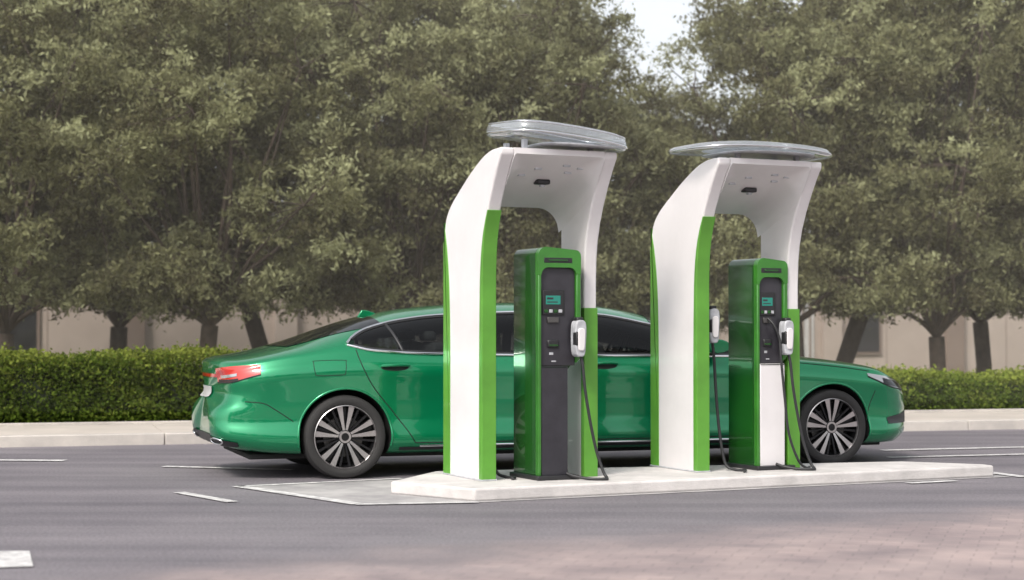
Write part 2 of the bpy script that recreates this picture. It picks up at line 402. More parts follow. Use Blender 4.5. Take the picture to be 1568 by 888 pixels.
for sg in (-1, 1):
    def wfn(u, v, sg=sg):
        x = 0.03+3.75*u; a = float(wb(x)); b = float(wt(x)); return sp(x, a+(b-a)*v, 0.004, sg)
    grid("side_window", wfn, 90, 12, M_sglass)
    X = np.linspace(0.03, 3.78, 70)
    tube("window_seal", [sp(x, float(wb(x))+0.010, 0.003, sg) for x in X[1:-1]], 0.012, M_black, car)
    tube("window_seal_top", [sp(x, float(wt(x))-0.010, 0.003, sg) for x in X[1:-1]], 0.012, M_black, car)
    tube("window_trim", [sp(x, float(wb(x))-0.004, 0.006, sg) for x in X], 0.012, M_chrome, car)
    tube("window_trim_top", [sp(x, float(wt(x))+0.004, 0.006, sg) for x in X], 0.012, M_chrome, car)
    tube("b_pillar", [sp(2.02-0.05*t, 1.05+0.375*t, -0.01, sg) for t in np.linspace(0, 1, 10)], 0.045, M_black, car)
    tube("quarter_divider", [sp(0.52-0.09*t, 1.09+0.24*t, 0.002, sg) for t in np.linspace(0, 1, 8)], 0.014, M_black, car)
    tube("front_quarter_divider", [sp(3.3-0.03*t, 1.05+0.16*t, 0.002, sg) for t in np.linspace(0, 1, 8)], 0.012, M_black, car)
    for hx, tall in ((0.95, 1.22), (2.45, 1.26)):
        prism("seat_back", [(hx-0.13, 0.99), (hx+0.10, 0.99), (hx+0.02, 1.17), (hx-0.09, 1.17)], sg*0.16, sg*0.62, lambda a, b, c: (a, c, b), M_seat, car, 0.04, seg=4)
        prism("headrest", [(hx-0.13, 1.18), (hx-0.02, 1.18), (hx-0.03, tall+0.05), (hx-0.14, tall+0.05)], sg*0.26, sg*0.52, lambda a, b, c: (a, c, b), M_seat, car, 0.035, seg=4)
    def gap(nm, pts, r=0.0045, n=8, closed=False):
        tube(nm, [sp(p[0], p[1], 0.0, sg) for p in catmull(pts, n, closed)], r, M_gap, car, closed)
    gap("rear_door_gap", [(0.10, 1.11), (0.15, 0.95), (0.25, 0.78), (0.40, 0.60), (0.54, 0.42), (0.62, 0.30)])
    gap("sill_gap", [(0.62, 0.30), (1.5, 0.295), (2.6, 0.295), (3.72, 0.30)])
    gap("mid_door_gap", [(2.03, 1.05), (2.06, 0.85), (2.06, 0.6), (2.04, 0.30)])
    gap("front_door_gap", [(3.72, 1.03), (3.82, 0.85), (3.82, 0.6), (3.72, 0.30)])
    gap("hood_gap", [(4.0, 0.995), (4.4, 0.965), (4.8, 0.925), (5.1, 0.885)], 0.004)
    gap("bumper_gap", [(5.06, 0.42), (5.09, 0.55), (5.15, 0.70)], 0.004)
    gap("rear_bumper_gap", [(-0.45, 0.50), (-0.60, 0.60), (-0.70, 0.655), (-0.85, 0.67)], 0.004)
    if sg == -1:
        gap("fuel_flap_gap", [(-0.28, 1.0), (-0.26, 1.015), (-0.02, 1.02), (0.0, 1.0), (-0.01, 0.91), (-0.04, 0.895), (-0.24, 0.89), (-0.27, 0.91)], 0.003, 4, True)
    tube("sill_chrome", [sp(x, 0.272, 0.004, sg) for x in np.linspace(0.66, 3.9, 30)], 0.011, M_chrome, car)
    def sillfn(u, v, sg=sg): return sp(0.48+3.75*u, 0.235+0.03*v, 0.003, sg)
    grid("sill_skirt", sillfn, 30, 2, M_black)
    for hx in (0.30, 2.25):
        def hfn(u, v, sg=sg, hx=hx):
            a = 2*math.pi*u; return sp(hx+0.13+0.125*v*math.cos(a), 0.955+0.03*v*math.sin(a), 0.001, sg)
        grid("handle_recess", hfn, 24, 3, M_gap)
        hp = [sp(hx+0.01+0.25*t, 0.967+0.004*t, 0.012+0.018*math.sin(math.pi*t), sg) for t in np.linspace(0, 1, 12)]
        tube("door_handle", hp, 0.014, M_paint, car)
    for wx in (0, 4.68):
        tube("arch_lip", [sp(wx+0.412*math.cos(a), 0.365+0.412*math.sin(a), -0.004, sg) for a in np.linspace(R(-12), R(192), 50)], 0.011, M_paint, car)
    tz0 = pch([0, 0.5, 1], [0.825, 0.83, 0.90]); tz1 = pch([0, 0.5, 1], [0.945, 0.965, 0.985])
    def tfn(u, v, sg=sg):
        ph = R(4+78*u); z = float(tz0(u))+(float(tz1(u))-float(tz0(u)))*v; return rp_(-0.66, 0.40, ph, z, 0.006, sg)
    grid("tail_lamp", tfn, 40, 8, M_red)
    def tfn2(u, v, sg=sg):
        ph = R(22+34*u); a, b = float(tz0(.3+.4*u)), float(tz1(.3+.4*u)); return rp_(-0.66, 0.40, ph, a+(b-a)*(0.30+0.18*v), 0.010, sg)
    grid("tail_lamp_clear", tfn2, 24, 3, M_clear)
    def tfn3(u, v, sg=sg):
        ph = R(10+48*u); a, b = float(tz0(.15+.5*u)), float(tz1(.15+.5*u)); return rp_(-0.66, 0.40, ph, a+(b-a)*(0.06+0.14*v), 0.009, sg)
    grid("tail_lamp_dark", tfn3, 24, 2, M_black)
    tube("tail_lamp_frame", [rp_(-0.66, 0.40, R(4+78*u), float(tz0(u)), 0.004, sg) for u in np.linspace(0, 1, 30)], 0.006, M_black, car)
    hz0 = pch([0, 0.5, 1], [0.69, 0.725, 0.835]); hz1 = pch([0, 0.5, 1], [0.76, 0.82, 0.865])
    def hl(u, v, sg=sg):
        ph = R(18+66*u); z = float(hz0(u))+(float(hz1(u))-float(hz0(u)))*v; return rp_(FX, 0.34, ph, z, 0.006, sg, True)
    grid("head_lamp", hl, 40, 8, M_clear)
    def hl2(u, v, sg=sg):
        ph = R(22+44*u); a, b = float(hz0(.1+.6*u)), float(hz1(.1+.6*u)); return rp_(FX, 0.34, ph, a+(b-a)*(0.12+0.6*v), 0.010, sg, True)
    grid("head_lamp_lens", hl2, 20, 4, M_glass)
    tube("head_lamp_frame", [rp_(FX, 0.34, R(18+66*u), float(hz0(u)), 0.004, sg, True) for u in np.linspace(0, 1, 30)], 0.006, M_black, car)
    def fog(u, v, sg=sg):
        ph = R(12+45*u); return rp_(FX, 0.34, ph, 0.38+0.12*v*(1-0.5*u), 0.005, sg, True)
    grid("front_air_intake", fog, 20, 4, M_black)
    def ex(u, v, sg=sg):
        ph = R(8+50*u); return rp_(-0.66, 0.40, ph, 0.285+0.10*v*(1-0.6*u), 0.006, sg)
    grid("rear_diffuser_corner", ex, 20, 4, M_black)
    def exf(a):
        return rp_(-0.66, 0.40, R(28+13*math.cos(a)), 0.335+0.026*math.sin(a), 0.012, sg)
    tube("exhaust_trim", [exf(a) for a in np.linspace(0, 2*math.pi, 30, endpoint=False)], 0.008, M_chrome, car, True)
    mx = []
    for ph in np.linspace(0, 2*math.pi, 16, endpoint=False): mx.append((3.42+0.10*math.cos(ph)*(1 if math.cos(ph) < 0 else 1.3), 1.13+0.065*math.sin(ph)))
    prism("door_mirror", mx, sg*0.93, sg*1.10, lambda a, b, c: (a, c, b), M_paint, car, 0.03, seg=4)
    box("mirror_stalk", 3.40, 3.50, min(sg*0.80, sg*0.95), max(sg*0.80, sg*0.95), 1.055, 1.085, M_black, car, 0.006)
tube("steering_wheel", [(2.98+0.07*math.sin(a), 0.36+0.17*math.cos(a), 1.10+0.15*math.sin(a)) for a in np.linspace(0, 2*math.pi, 32, endpoint=False)], 0.014, M_black, car, True)
def tg(x0, x1, w0, w1, nm):
    def fn(u, v):
        x = x0+(x1-x0)*u; w = w0+(w1-w0)*u; y = w*(2*v-1)
        curve = -0.05*(2*v-1)**2
        p = ray((x+(-curve if x0 < 1 else curve), y, 4), (0, 0, -1), 0.004); return p
    grid(nm, fn, 24, 24, M_glass)
tg(-0.50, 0.36, 0.54, 0.62, "rear_window"); tg(3.02, 4.02, 0.60, 0.76, "windscreen")
def gf(u, v): 
    p = ray((7, -0.5+1.0*u, 0.40+0.28*v), (-1, 0, 0), 0.006); return p
grid("front_grille", gf, 24, 8, M_black)
def pf(u, v): return ray((-3, -0.24+0.48*u, 0.69+0.10*v), (1, 0, 0), 0.010)
grid("number_plate", pf, 8, 3, M_plate)
def lb(u, v): return ray((-3, -0.5+1.0*u, 0.87+0.03*v), (1, 0, 0), 0.006)
grid("light_bar", lb, 20, 2, M_red)
def df(u, v): return ray((-3, -0.55+1.1*u, 0.30+0.07*v), (1, 0, 0), 0.006)
grid("rear_diffuser", df, 20, 2, M_black)
prism("antenna_fin", [(0.30, 1.385), (0.50, 1.425), (0.40, 1.458), (0.35, 1.462)], -0.016, 0.016, lambda a, b, c: (a, c, b), M_paint, car, 0.006)
box("underbody", -0.8, 5.3, -0.72, 0.72, 0.17, 0.215, M_liner, car, 0.01)

def wheel(wx, sg):
    cy = sg*0.815
    tp = [(0.272, 0.085), (0.276, 0.108), (0.295, 0.119), (0.322, 0.122), (0.345, 0.113), (0.357, 0.093), (0.3585, 0.06), (0.356, 0.055), (0.356, 0.048), (0.360, 0.044), (0.361, 0.012), (0.357, 0.008), (0.357, -0.008), (0.361, -0.012), (0.36, -0.06), (0.357, -0.093), (0.345, -0.113), (0.30, -0.12), (0.272, -0.1)]
    lathe("tyre", tp, cy, M_rubber, car, 80, cx=wx, cz=0.36, sign=sg)
    lathe("rim_lip", [(0.273, 0.09), (0.2745, 0.107), (0.268, 0.111), (0.265, 0.106), (0.262, 0.09)], cy, M_rim, car, 80, cx=wx, cz=0.36, sign=sg)
    lathe("rim_barrel", [(0.262, 0.09), (0.245, 0.05), (0.235, -0.02), (0.24, -0.1), (0.272, -0.1)], cy, M_rimdark, car, 64, cx=wx, cz=0.36, sign=sg)
    lathe("wheel_back", [(0.237, -0.03), (0.0005, -0.03)], cy, M_liner, car, 48, cx=wx, cz=0.36, sign=sg)
    lathe("brake_disc", [(0.175, -0.02), (0.175, 0.005), (0.09, 0.005), (0.085, 0.02), (0.0005, 0.02)], cy, M_disc, car, 48, cx=wx, cz=0.36, sign=sg)
    lathe("hub", [(0.062, 0.03), (0.060, 0.083), (0.052, 0.09), (0.034, 0.09), (0.032, 0.086), (0.0005, 0.088)], cy, [M_rimdark, M_rim], car, 40, cx=wx, cz=0.36, sign=sg, mi=[0, 0, 1, 0, 0])
    v = []; f = []; mi = []; off = 0.31
    def bar(a0, a1, r0, r1, w0, w1, y0, y1, th, m):
        b = len(v)
        for (a, r, w, y) in ((a0, r0, w0, y0), (a0*0.5+a1*0.5, (r0+r1)/2, (w0+w1)/2*0.92, (y0+y1)/2+0.006), (a1, r1, w1, y1)):
            c = np.array([math.cos(a), math.sin(a)])*r; t = np.array([-math.sin(a1), math.cos(a1)])
            for s_, yy in ((-.5, y), (.5, y), (.62, y-th), (-.62, y-th)):
                q = c+t*w*s_; v.append((wx+q[0], cy+sg*yy, 0.36+q[1]))
        for k in (0, 4):
            for i, j in ((0, 1), (1, 2), (2, 3), (3, 0)):
                f.append([b+k+i, b+k+j, b+k+4+j, b+k+4+i]); mi.append(m if (i, j) == (0, 1) else 0)
        f.append([b, b+1, b+2, b+3]); mi.append(0); f.append([b+8, b+9, b+10, b+11]); mi.append(0)
    for k in range(5):
        a = off + k*2*math.pi/5
        for s_ in (-1, 1):
            bar(a+s_*0.20, a+s_*0.20, 0.045, 0.264, 0.018, 0.050, 0.082, 0.100, 0.035, 1)
            bar(a+s_*0.52, a+s_*0.46, 0.05, 0.258, 0.012, 0.020, 0.066, 0.085, 0.02, 0)
        bar(a, a, 0.05, 0.255, 0.02, 0.03, 0.05, 0.06, 0.02, 0)
    mesh("spokes", v, f, [M_rimdark, M_rim], car, 25, mi=mi)
    for k in range(5):
        a = off+0.63+k*2*math.pi/5
        lathe("lug_nut", [(0.008, 0.05), (0.008, 0.085), (0.0004, 0.087)], cy, M_chrome, car, 10, cx=wx+0.043*math.cos(a), cz=0.36+0.043*math.sin(a), sign=sg)
for wx in (0, 4.68):
    for sg in (-1, 1): wheel(wx, sg)

# ------------------------------------------------------------------ charging stations
T = pch([0, 0.03, 0.10, 0.2, 0.3, 0.48, 0.66, 0.80, 0.95, 1.1], [1.96, 2.08, 2.17, 2.245, 2.305, 2.41, 2.50, 2.555, 2.585, 2.59])
C = pch([0.25, 0.5, 0.8, 1.0, 1.1], [2.17, 2.27, 2.41, 2.50, 2.545])
Fp = [(1.1, 2.54), (1.04, 2.46), (0.96, 2.33), (0.88, 2.18), (0.82, 2.04), (0.78, 1.9), (0.76, 1.76), (0.75, 1.55)]
Ff = pch([0.75, 0.76, 0.78, 0.82, 0.88, 0.96, 1.04, 1.1], [1.55, 1.76, 1.9, 2.04, 2.18, 2.33, 2.46, 2.54])
Fi = pch([0, 1.55, 1.76, 1.9, 2.04, 2.18], [0.75, 0.75, 0.76, 0.78, 0.82, 0.88])
def PM(p, z, r): return (r, -p, z)
def station(O, rz, kr, kp, kw, kwl, kh, kd, style):
    E = empty("ev_charging_station", (O[0], O[1], 0.10), rz)
    P = [(0, 0), (0, 1.5)] + [(p, float(T(p))) for p in np.concatenate([[0, .015, .03, .06], np.linspace(0.1, 1.1, 22)])] + Fp + [(0.75, 0)]
    prism("arch_leg_outer", P, 0, 0.115, PM, M_white, E, 0.014, seg=3)
    p0 = 0.34
    P2 = [(p0, 0), (p0, 1.5)] + [(p, float(T(p))) for p in np.linspace(p0, 1.1, 20)] + Fp + [(0.75, 0)]
    prism("arch_leg_inner", P2, 0.905, 1.02, PM, M_white, E, 0.014, seg=3)
    ps = np.linspace(0.30, 1.1, 24); rs = 0.115+0.79*np.concatenate([np.linspace(0, 0.2, 12), np.linspace(0.25, 0.75, 6), np.linspace(0.8, 1, 12)])
    v = []; f = []; nr_ = len(rs)
    for p in ps:
        c = float(C(p)); rad = min(0.20, max(0.01, c-float(Ff(p)) + 0.02 if p > 0.75 else 0.2)); rad = min(rad, 0.02+0.9*(1.1-p)+0.01)
        for r in rs:
            e = min(r-0.115, 0.905-r); dz = 0
            if e < rad: dz = rad-math.sqrt(max(0, rad*rad-(rad-e)**2))
            v.append((r, -p, c-dz))
    n0 = len(v)
    for p in ps:
        for r in rs: v.append((r, -p, float(T(p))))
    for i in range(len(ps)-1):
        for j in range(nr_-1):
            a = i*nr_+j
            f.append([a, a+1, a+nr_+1, a+nr_]); f.append([n0+a, n0+a+nr_, n0+a+nr_+1, n0+a+1])
    for i in (0, len(ps)-1):
        for j in range(nr_-1):
            a = i*nr_+j; f.append([a, a+1, n0+a+1, n0+a])
    for j in (0, nr_-1):
        for i in range(len(ps)-1):
            a = i*nr_+j; f.append([a, a+nr_, n0+a+nr_, n0+a])
    mesh("hood", v, f, M_white, E, 40)
    zs = np.linspace(0.0, 1, 24)
    def gstrip(nm, r0, r1, ztop, taper=True):
        pts = [(float(Fi(z*ztop))+0.012, z*ztop) for z in zs]
        back = [(float(Fi(z*ztop))-0.05*(1-z**4 if taper else 1), z*ztop) for z in zs[::-1]]
        prism(nm, pts+back, r0, r1, PM, M_lime, E, 0.004)
    gstrip("green_front_strip", -0.004, 0.119, 2.12)
    gstrip("green_front_strip_inner", 0.901, 1.024, 1.36, False)
    pts = [(-0.006 + (0.0 if z < 1.96/2.1 else 0.02), z*2.06) for z in zs]
    back = [(0.13*(1-z**6)+0.002, z*2.06) for z in zs[::-1]]
    prism("green_back_strip", pts+back, -0.005, 0.118, PM, M_lime, E, 0.004)
    box("leg_foot", -0.012, 0.128, -0.765, 0.008, 0, 0.012, M_grey, E, 0.004)
    box("hood_sensor", 0.48, 0.60, -0.76, -0.68, 2.345, 2.385, M_black, E, 0.012)
    box("hood_sensor_lens", 0.52, 0.56, -0.74, -0.70, 2.325, 2.35, M_grey, E, 0.008)
    for (r, p) in ((0.40, 0.90), (0.68, 0.86), (0.62, 0.96), (0.76, 0.93), (0.30, 0.80)):
        z = float(C(p)); box("hood_fixing", r-0.012, r+0.05, -p-0.012, -p+0.012, z-0.012, z+0.01, M_grey, E, 0.004)
    def canopy(nm, rc, pc, hr, hp, zf, thick, n=3.2, mat=M_canopy):
        v = []; f = []; K_ = 96; ringdefs = [(0.6, 1), (0.9, 0.96), (0.975, 0.82), (1.0, 0.45), (0.99, 0.12), (0.96, 0.0), (0.85, -0.05), (0.4, -0.05)]
        for s_, h in ringdefs:
            for k in range(K_):
                a = 2*math.pi*k/K_
                ca, sa = math.cos(a), math.sin(a)
                r = rc+hr*s_*abs(ca)**(2/n)*(1 if ca > 0 else -1); p = pc+hp*s_*abs(sa)**(2/n)*(1 if sa > 0 else -1)
                v.append((r, -p, zf(p, r)+thick*h))
        m = len(ringdefs)
        for i in range(m-1):
            for k in range(K_): f.append([i*K_+k, i*K_+(k+1) % K_, (i+1)*K_+(k+1) % K_, (i+1)*K_+k])
        f.append(list(range(K_))); f.append([(m-1)*K_+k for k in range(K_)][::-1])
        mesh(nm, v, f, mat, E, 50)
    def rim(nm, rc, pc, hr, hp, zf, dz, n, rad):
        pts = []
        for k in range(96):
            a = 2*math.pi*k/96; ca, sa = math.cos(a), math.sin(a)
            r = rc+hr*abs(ca)**(2/n)*(1 if ca > 0 else -1); p = pc+hp*abs(sa)**(2/n)*(1 if sa > 0 else -1)
            pts.append((r, -p, zf(p, r)+dz))
        tube(nm, pts, rad, M_chrome, E, True)
    if style == 0:
        zf = lambda p, r: 2.66 + 0.03*(1-((r-0.35)/0.6)**2) - 0.06*(r-0.5) + 0.05*(0.84-p)
        canopy("canopy_dome", 0.61, 0.84, 0.51, 0.38, zf, 0.12, 5.0)
        rim("canopy_rim", 0.61, 0.84, 0.51, 0.38, zf, 0.03, 5.0, 0.008)
        rim("canopy_rim_top", 0.61, 0.84, 0.50, 0.37, zf, 0.10, 5.0, 0.005)
        zf2 = lambda p, r: 2.612 + 0.01*(1-((r-0.45)/0.6)**2)
        canopy("canopy_tray", 0.72, 0.92, 0.38, 0.28, zf2, 0.022, 5.0, mat=M_grey)
    else:
        zf = lambda p, r: 2.64 + 0.03*(1-((r-0.5)/0.7)**2) - 0.02*(r-0.5)
        canopy("canopy_dome", 0.50, 0.80, 0.68, 0.46, zf, 0.055, 3.2)
        rim("canopy_rim", 0.50, 0.80, 0.68, 0.46, zf, 0.015, 3.2, 0.006)
        zf2 = lambda p, r: 2.612 + 0.03*(1-((r-0.5)/0.7)**2)
        canopy("canopy_tray", 0.54, 0.86, 0.44, 0.34, zf2, 0.02, 3.8, mat=M_grey)
    for r in (0.26, 0.84):
        for p in (0.65, 0.98): box("canopy_post", r-0.02, r+0.02, -p-0.02, -p+0.02, float(T(p))-0.01, 2.67, M_grey, E, 0.004)

    def KM(a, z, p): return (kr+a, -p, z)
    zc = 0.92
    def shellpts(w, wl, h, ins=0.0):
        pts = [(ins, 0.03), (wl-ins, 0.03), (wl-ins, zc-0.06)]
        pts += [(wl-ins+(w-wl)*t, zc-0.06+0.10*(3*t*t-2*t**3)) for t in np.linspace(0.1, 1, 6)]
        rr = 0.05
        pts += [(w-ins-rr+rr*math.cos(a), h-0.02-rr+rr*math.sin(a)) for a in np.linspace(0, math.pi/2, 6)]
        rr = 0.07
        pts += [(ins+rr+rr*math.cos(a), h-rr+rr*math.sin(a)) for a in np.linspace(math.pi/2, math.pi, 8)]
        return pts
    prism("kiosk_shell", shellpts(kw, kwl, kh), kp-kd, kp-0.05, KM, M_kgreen, E, 0.016, seg=3)
    prism("kiosk_frame_left", [(0, 0.03), (0.028, 0.03), (0.028, kh-0.22), (0.0, kh-0.22)], kp-0.055, kp, KM, M_kbright, E, 0.008)
    prism("kiosk_frame_right", [(kw-0.04, zc), (kw, zc+0.04), (kw, kh-0.21), (kw-0.04, kh-0.21)], kp-0.055, kp, KM, M_kbright, E, 0.008)
    top = [(0, kh-0.222), (0.028, kh-0.222)] + [(0.028+0.06-0.06*math.cos(a), kh-0.222+0.06*math.sin(a)) for a in np.linspace(0, math.pi/2, 7)]
    top += [(kw-0.04-0.06+0.06*math.sin(a), kh-0.222+0.06*math.cos(a)) for a in np.linspace(0, math.pi/2, 7)] + [(kw-0.04, kh-0.212), (kw, kh-0.212)]
    rr = 0.05; top += [(kw-rr+rr*math.cos(a), kh-0.02-rr+rr*math.sin(a)) for a in np.linspace(0, math.pi/2, 6)]
    rr = 0.07; top += [(rr+rr*math.cos(a), kh-rr+rr*math.sin(a)) for a in np.linspace(math.pi/2, math.pi, 8)]
    prism("kiosk_frame_top", top, kp-0.055, kp+0.001, KM, M_kbright, E, 0.006)
    prism("kiosk_panel_upper", [(0.029, zc-0.02), (kw-0.041, zc-0.02), (kw-0.041, kh-0.165), (0.029, kh-0.165)], kp-0.055, kp-0.03, KM, M_panel, E, 0.003)
    prism("kiosk_panel_lower", [(0.029, 0.03), (kwl-0.002, 0.03), (kwl-0.002, zc-0.025), (0.029, zc-0.025)], kp-0.055, kp-(0.01 if style == 0 else 0), KM, M_panel if style == 0 else M_white, E, 0.008)
    def kb(nm, a0, a1, z0, z1, d0, d1, mat, bev=0.003): return prism(nm, [(a0, z0), (a1, z0), (a1, z1), (a0, z1)], kp+d0, kp+d1, KM, mat, E, bev)
    sc = kw/0.38
    kb("display_slot", 0.05*sc, 0.30*sc, kh-0.125, kh-0.085, -0.01, 0.004, M_black)
    kb("slot_grip", 0.09*sc, 0.26*sc, kh-0.112, kh-0.098, 0.0, 0.009, M_kgreen)
    kb("screen_bezel", 0.045*sc, 0.24*sc, 1.30, 1.50, -0.035, -0.018, M_black, 0.008)
    kb("screen", 0.075*sc, 0.205*sc, 1.385, 1.455, -0.02, -0.0155, M_screen, 0.002)
    kb("screen_text", 0.085*sc, 0.14*sc, 1.425, 1.44, -0.016, -0.0145, M_panel, 0.0)
    kb("screen_text_low", 0.085*sc, 0.18*sc, 1.40, 1.408, -0.016, -0.0145, M_panel, 0.0)
    for i in range(4): kb("key", (0.062+0.042*i)*sc, (0.092+0.042*i)*sc, 1.32, 1.345, -0.02, -0.012, M_grey if i % 2 else M_kgreen, 0.002)
    kb("keypad", 0.09*sc, 0.19*sc, 1.24, 1.285, -0.035, -0.016, M_disc, 0.004)
    kb("card_reader", 0.09*sc, 0.19*sc, 1.04, 1.105, -0.035, -0.012, M_black, 0.012)
    kb("card_light", 0.10*sc, 0.18*sc, 1.055, 1.068, -0.015, -0.009, M_kgreen, 0.001)
    kb("info_label", 0.11*sc, 0.145*sc, 0.985, 1.005, -0.032, -0.027, M_grey, 0.001)
    kb("info_label_low", 0.13*sc, 0.17*sc, 0.93, 0.94, -0.032, -0.027, M_grey, 0.001)
    kb("panel_groove", 0.04*sc, (kwl-0.01), 0.885, 0.892, -0.02, -0.007 if style == 0 else 0.003, M_gap, 0.0)
    kb("kiosk_base", -0.03, kwl+0.07, 0.0, 0.035, -kd-0.01, 0.05, M_black, 0.006)
    ca = kw-0.045
    def plug(ax, zc_, pc, nm="connector"):
        prof = [(-0.045, -0.13), (0.0, -0.15), (0.04, -0.13), (0.052, -0.02), (0.055, 0.09), (0.035, 0.135), (-0.02, 0.14), (-0.05, 0.11), (-0.055, 0.0)]
        pr = catmull(prof, 4, True)
        prism(nm, [(ax+q[0]*0.9, zc_+q[1]) for q in pr], pc-0.02, pc+0.075, KM, M_grey, E, 0.02, seg=4)
        prism(nm+"_grip", [(ax+q[0]*0.6, zc_-0.01+q[1]*0.62) for q in pr], pc+0.07, pc+0.088, KM, M_white, E, 0.008, seg=3)
        kb(nm+"_nozzle", ax-0.03, ax+0.03, zc_+0.10, zc_+0.165, pc-kp-0.01, pc-kp+0.06, M_black, 0.012)
        kb(nm+"_trigger", ax-0.05, ax-0.03, zc_-0.06, zc_+0.05, pc-kp+0.02, pc-kp+0.085, M_black, 0.008)
    plug(ca+0.0, 1.12, kp+0.015)
    def cab(nm, pts, r=0.0125): tube(nm, [KM(a, z, p) for a, z, p in catmull(pts, 10)], r, M_cable, E)
    cab("charging_cable", [(ca+0.01, 0.99, kp+0.05), (ca+0.025, 0.90, kp+0.065), (ca+0.04, 0.70, kp+0.08), (ca+0.075, 0.45, kp+0.10), (ca+0.12, 0.22, kp+0.12), (ca+0.16, 0.06, kp+0.16), (ca+0.17, 0.015, kp+0.2), (ca+0.13, 0.013, kp+0.24), (ca+0.03, 0.013, kp+0.18), (ca-0.06, 0.03, kp+0.09), (ca-0.10, 0.05, kp+0.03)])
    if style == 1:
        cab("charging_cable", [(0.12, 1.28, kp-0.02), (0.15, 1.22, kp+0.03), (0.19, 1.1, kp+0.05), (0.19, 0.95, kp+0.07), (0.215, 0.6, kp+0.09), (0.25, 0.3, kp+0.1), (0.33, 0.08, kp+0.12), (0.42, 0.015, kp+0.1), (0.50, 0.013, kp+0.04)], 0.011)
    la = -kr+0.15 if style == 0 else -kr+0.23
    lp = 0.42 if style == 0 else 0.60
    plug(la, 1.12 if style == 0 else 1.22, lp, "side_connector")
    kb("side_holster", la-0.06, la-0.01, 0.98, 1.40, lp-kp-0.10, lp-kp-0.0, M_black, 0.012)
    box("side_holster_bracket", 0.11, kr+la, -(lp-0.03), -(lp-0.08), 1.12, 1.17, M_black, E, 0.006)
    z1 = 0.99 if style == 0 else 1.08
    cab("side_cable", [(la, z1, lp+0.03), (la+0.01, z1-0.15, lp+0.04), (la+0.02, 0.6, lp+0.06), (la+0.04, 0.3, lp+0.08), (la+0.07, 0.06, lp+0.12), (la+0.12, 0.014, lp+0.2), (la+0.16, 0.013, lp+0.28), (la+0.10, 0.013, lp+0.36)])
    return E
station((-0.559, 14.35), R(25.5), 0.43, 0.88, 0.38, 0.27, 1.84, 0.46, 0)
station((1.21, 15.17), R(25.5), 0.58, 0.78, 0.31, 0.28, 1.79, 0.45, 1)

# ------------------------------------------------------------------ wall
wall = empty("boundary_wall", (0, 0, 0), 0)
WF = 20.0
kprism("wall_panel", -45, 45, WF, WF+0.3, 0.05, 2.7, M_wall, 0.01, wall)
kprism("wall_coping", -45, 45, WF-0.07, WF+0.37, 2.703, 2.82, M_wall2, 0.01, wall)
for i in range(-12, 13):
    kprism("pilaster", i*3.4, i*3.4+0.5, WF-0.2, WF-0.003, 0.05, 2.698, M_wall2 if i % 2 else M_wall, 0.01, wall)
    kprism("joint", i*3.4+1.8, i*3.4+1.82, WF-0.006, WF-0.002, 0.05, 2.69, M_wall2, 0.0, wall)
    if i % 3 == 0:
        kprism("gate_panel", i*3.4+2.2, i*3.4+3.2, WF-0.05, WF-0.008, 0.05, 2.1, M_gate, 0.01, wall)
        for q in range(5): kprism("gate_bar", i*3.4+2.3+q*0.19, i*3.4+2.34+q*0.19, WF-0.08, WF-0.052, 0.1, 2.05, M_wall2, 0.0, wall)
    elif i % 3 == 1:
        kprism("window_surround", i*3.4+0.75, i*3.4+1.65, WF-0.06, WF-0.008, 0.6, 1.9, M_wall2, 0.01, wall)
        kprism("window_pane", i*3.4+0.83, i*3.4+1.57, WF-0.075, WF-0.063, 0.68, 1.82, M_glass, 0.0, wall)

# ------------------------------------------------------------------ foliage
def leaf_arrays(centers, sizes, aspect, tint, updir=0.0):
    n = len(centers)
    d = rng.normal(size=(n, 3)); d[:, 2] += updir; d /= np.linalg.norm(d, axis=1)[:, None]
    q = rng.normal(size=(n, 3)); s = np.cross(d, q); s /= np.linalg.norm(s, axis=1)[:, None]
    L_ = d*sizes[:, None]*0.5; S_ = s*sizes[:, None]*aspect*0.5
    v = np.stack([centers-L_, centers+S_-L_*0.1, centers+L_, centers-S_-L_*0.1], axis=1).reshape(-1, 3)
    return v, np.repeat(tint, 4)
def mesh_np(name, v, quads, mats, tint, mi):
    me = bpy.data.meshes.new(name)
    me.vertices.add(len(v)); me.vertices.foreach_set("co", v.astype(np.float32).ravel())
    me.loops.add(quads.size); me.loops.foreach_set("vertex_index", quads.astype(np.int32).ravel())
    me.polygons.add(len(quads)); me.polygons.foreach_set("loop_start", (np.arange(len(quads))*4).astype(np.int32))
    me.polygons.foreach_set("material_index", mi.astype(np.int32))
    at = me.attributes.new("tint", 'FLOAT', 'POINT'); at.data.foreach_set("value", tint.astype(np.float32))
    for m in mats: me.materials.append(m)
    me.update(calc_edges=True); me.validate()
    return me
def limb(pts, rads, seg=8):
    v = []; f = []
    for i, p in enumerate(pts):
        d = np.array(pts[min(i+1, len(pts)-1)])-np.array(pts[max(i-1, 0)]); d = d/np.linalg.norm(d)
        a = np.cross(d, [0.3, 1, 0.1]); a /= np.linalg.norm(a); b = np.cross(d, a)
        for k in range(seg):
            t = 2*math.pi*k/seg; v.append(np.array(p)+(a*math.cos(t)+b*math.sin(t))*rads[i])
    for i in range(len(pts)-1):
        for k in range(seg): f.append([i*seg+k, i*seg+(k+1) % seg, (i+1)*seg+(k+1) % seg, (i+1)*seg+k])
    return v, f
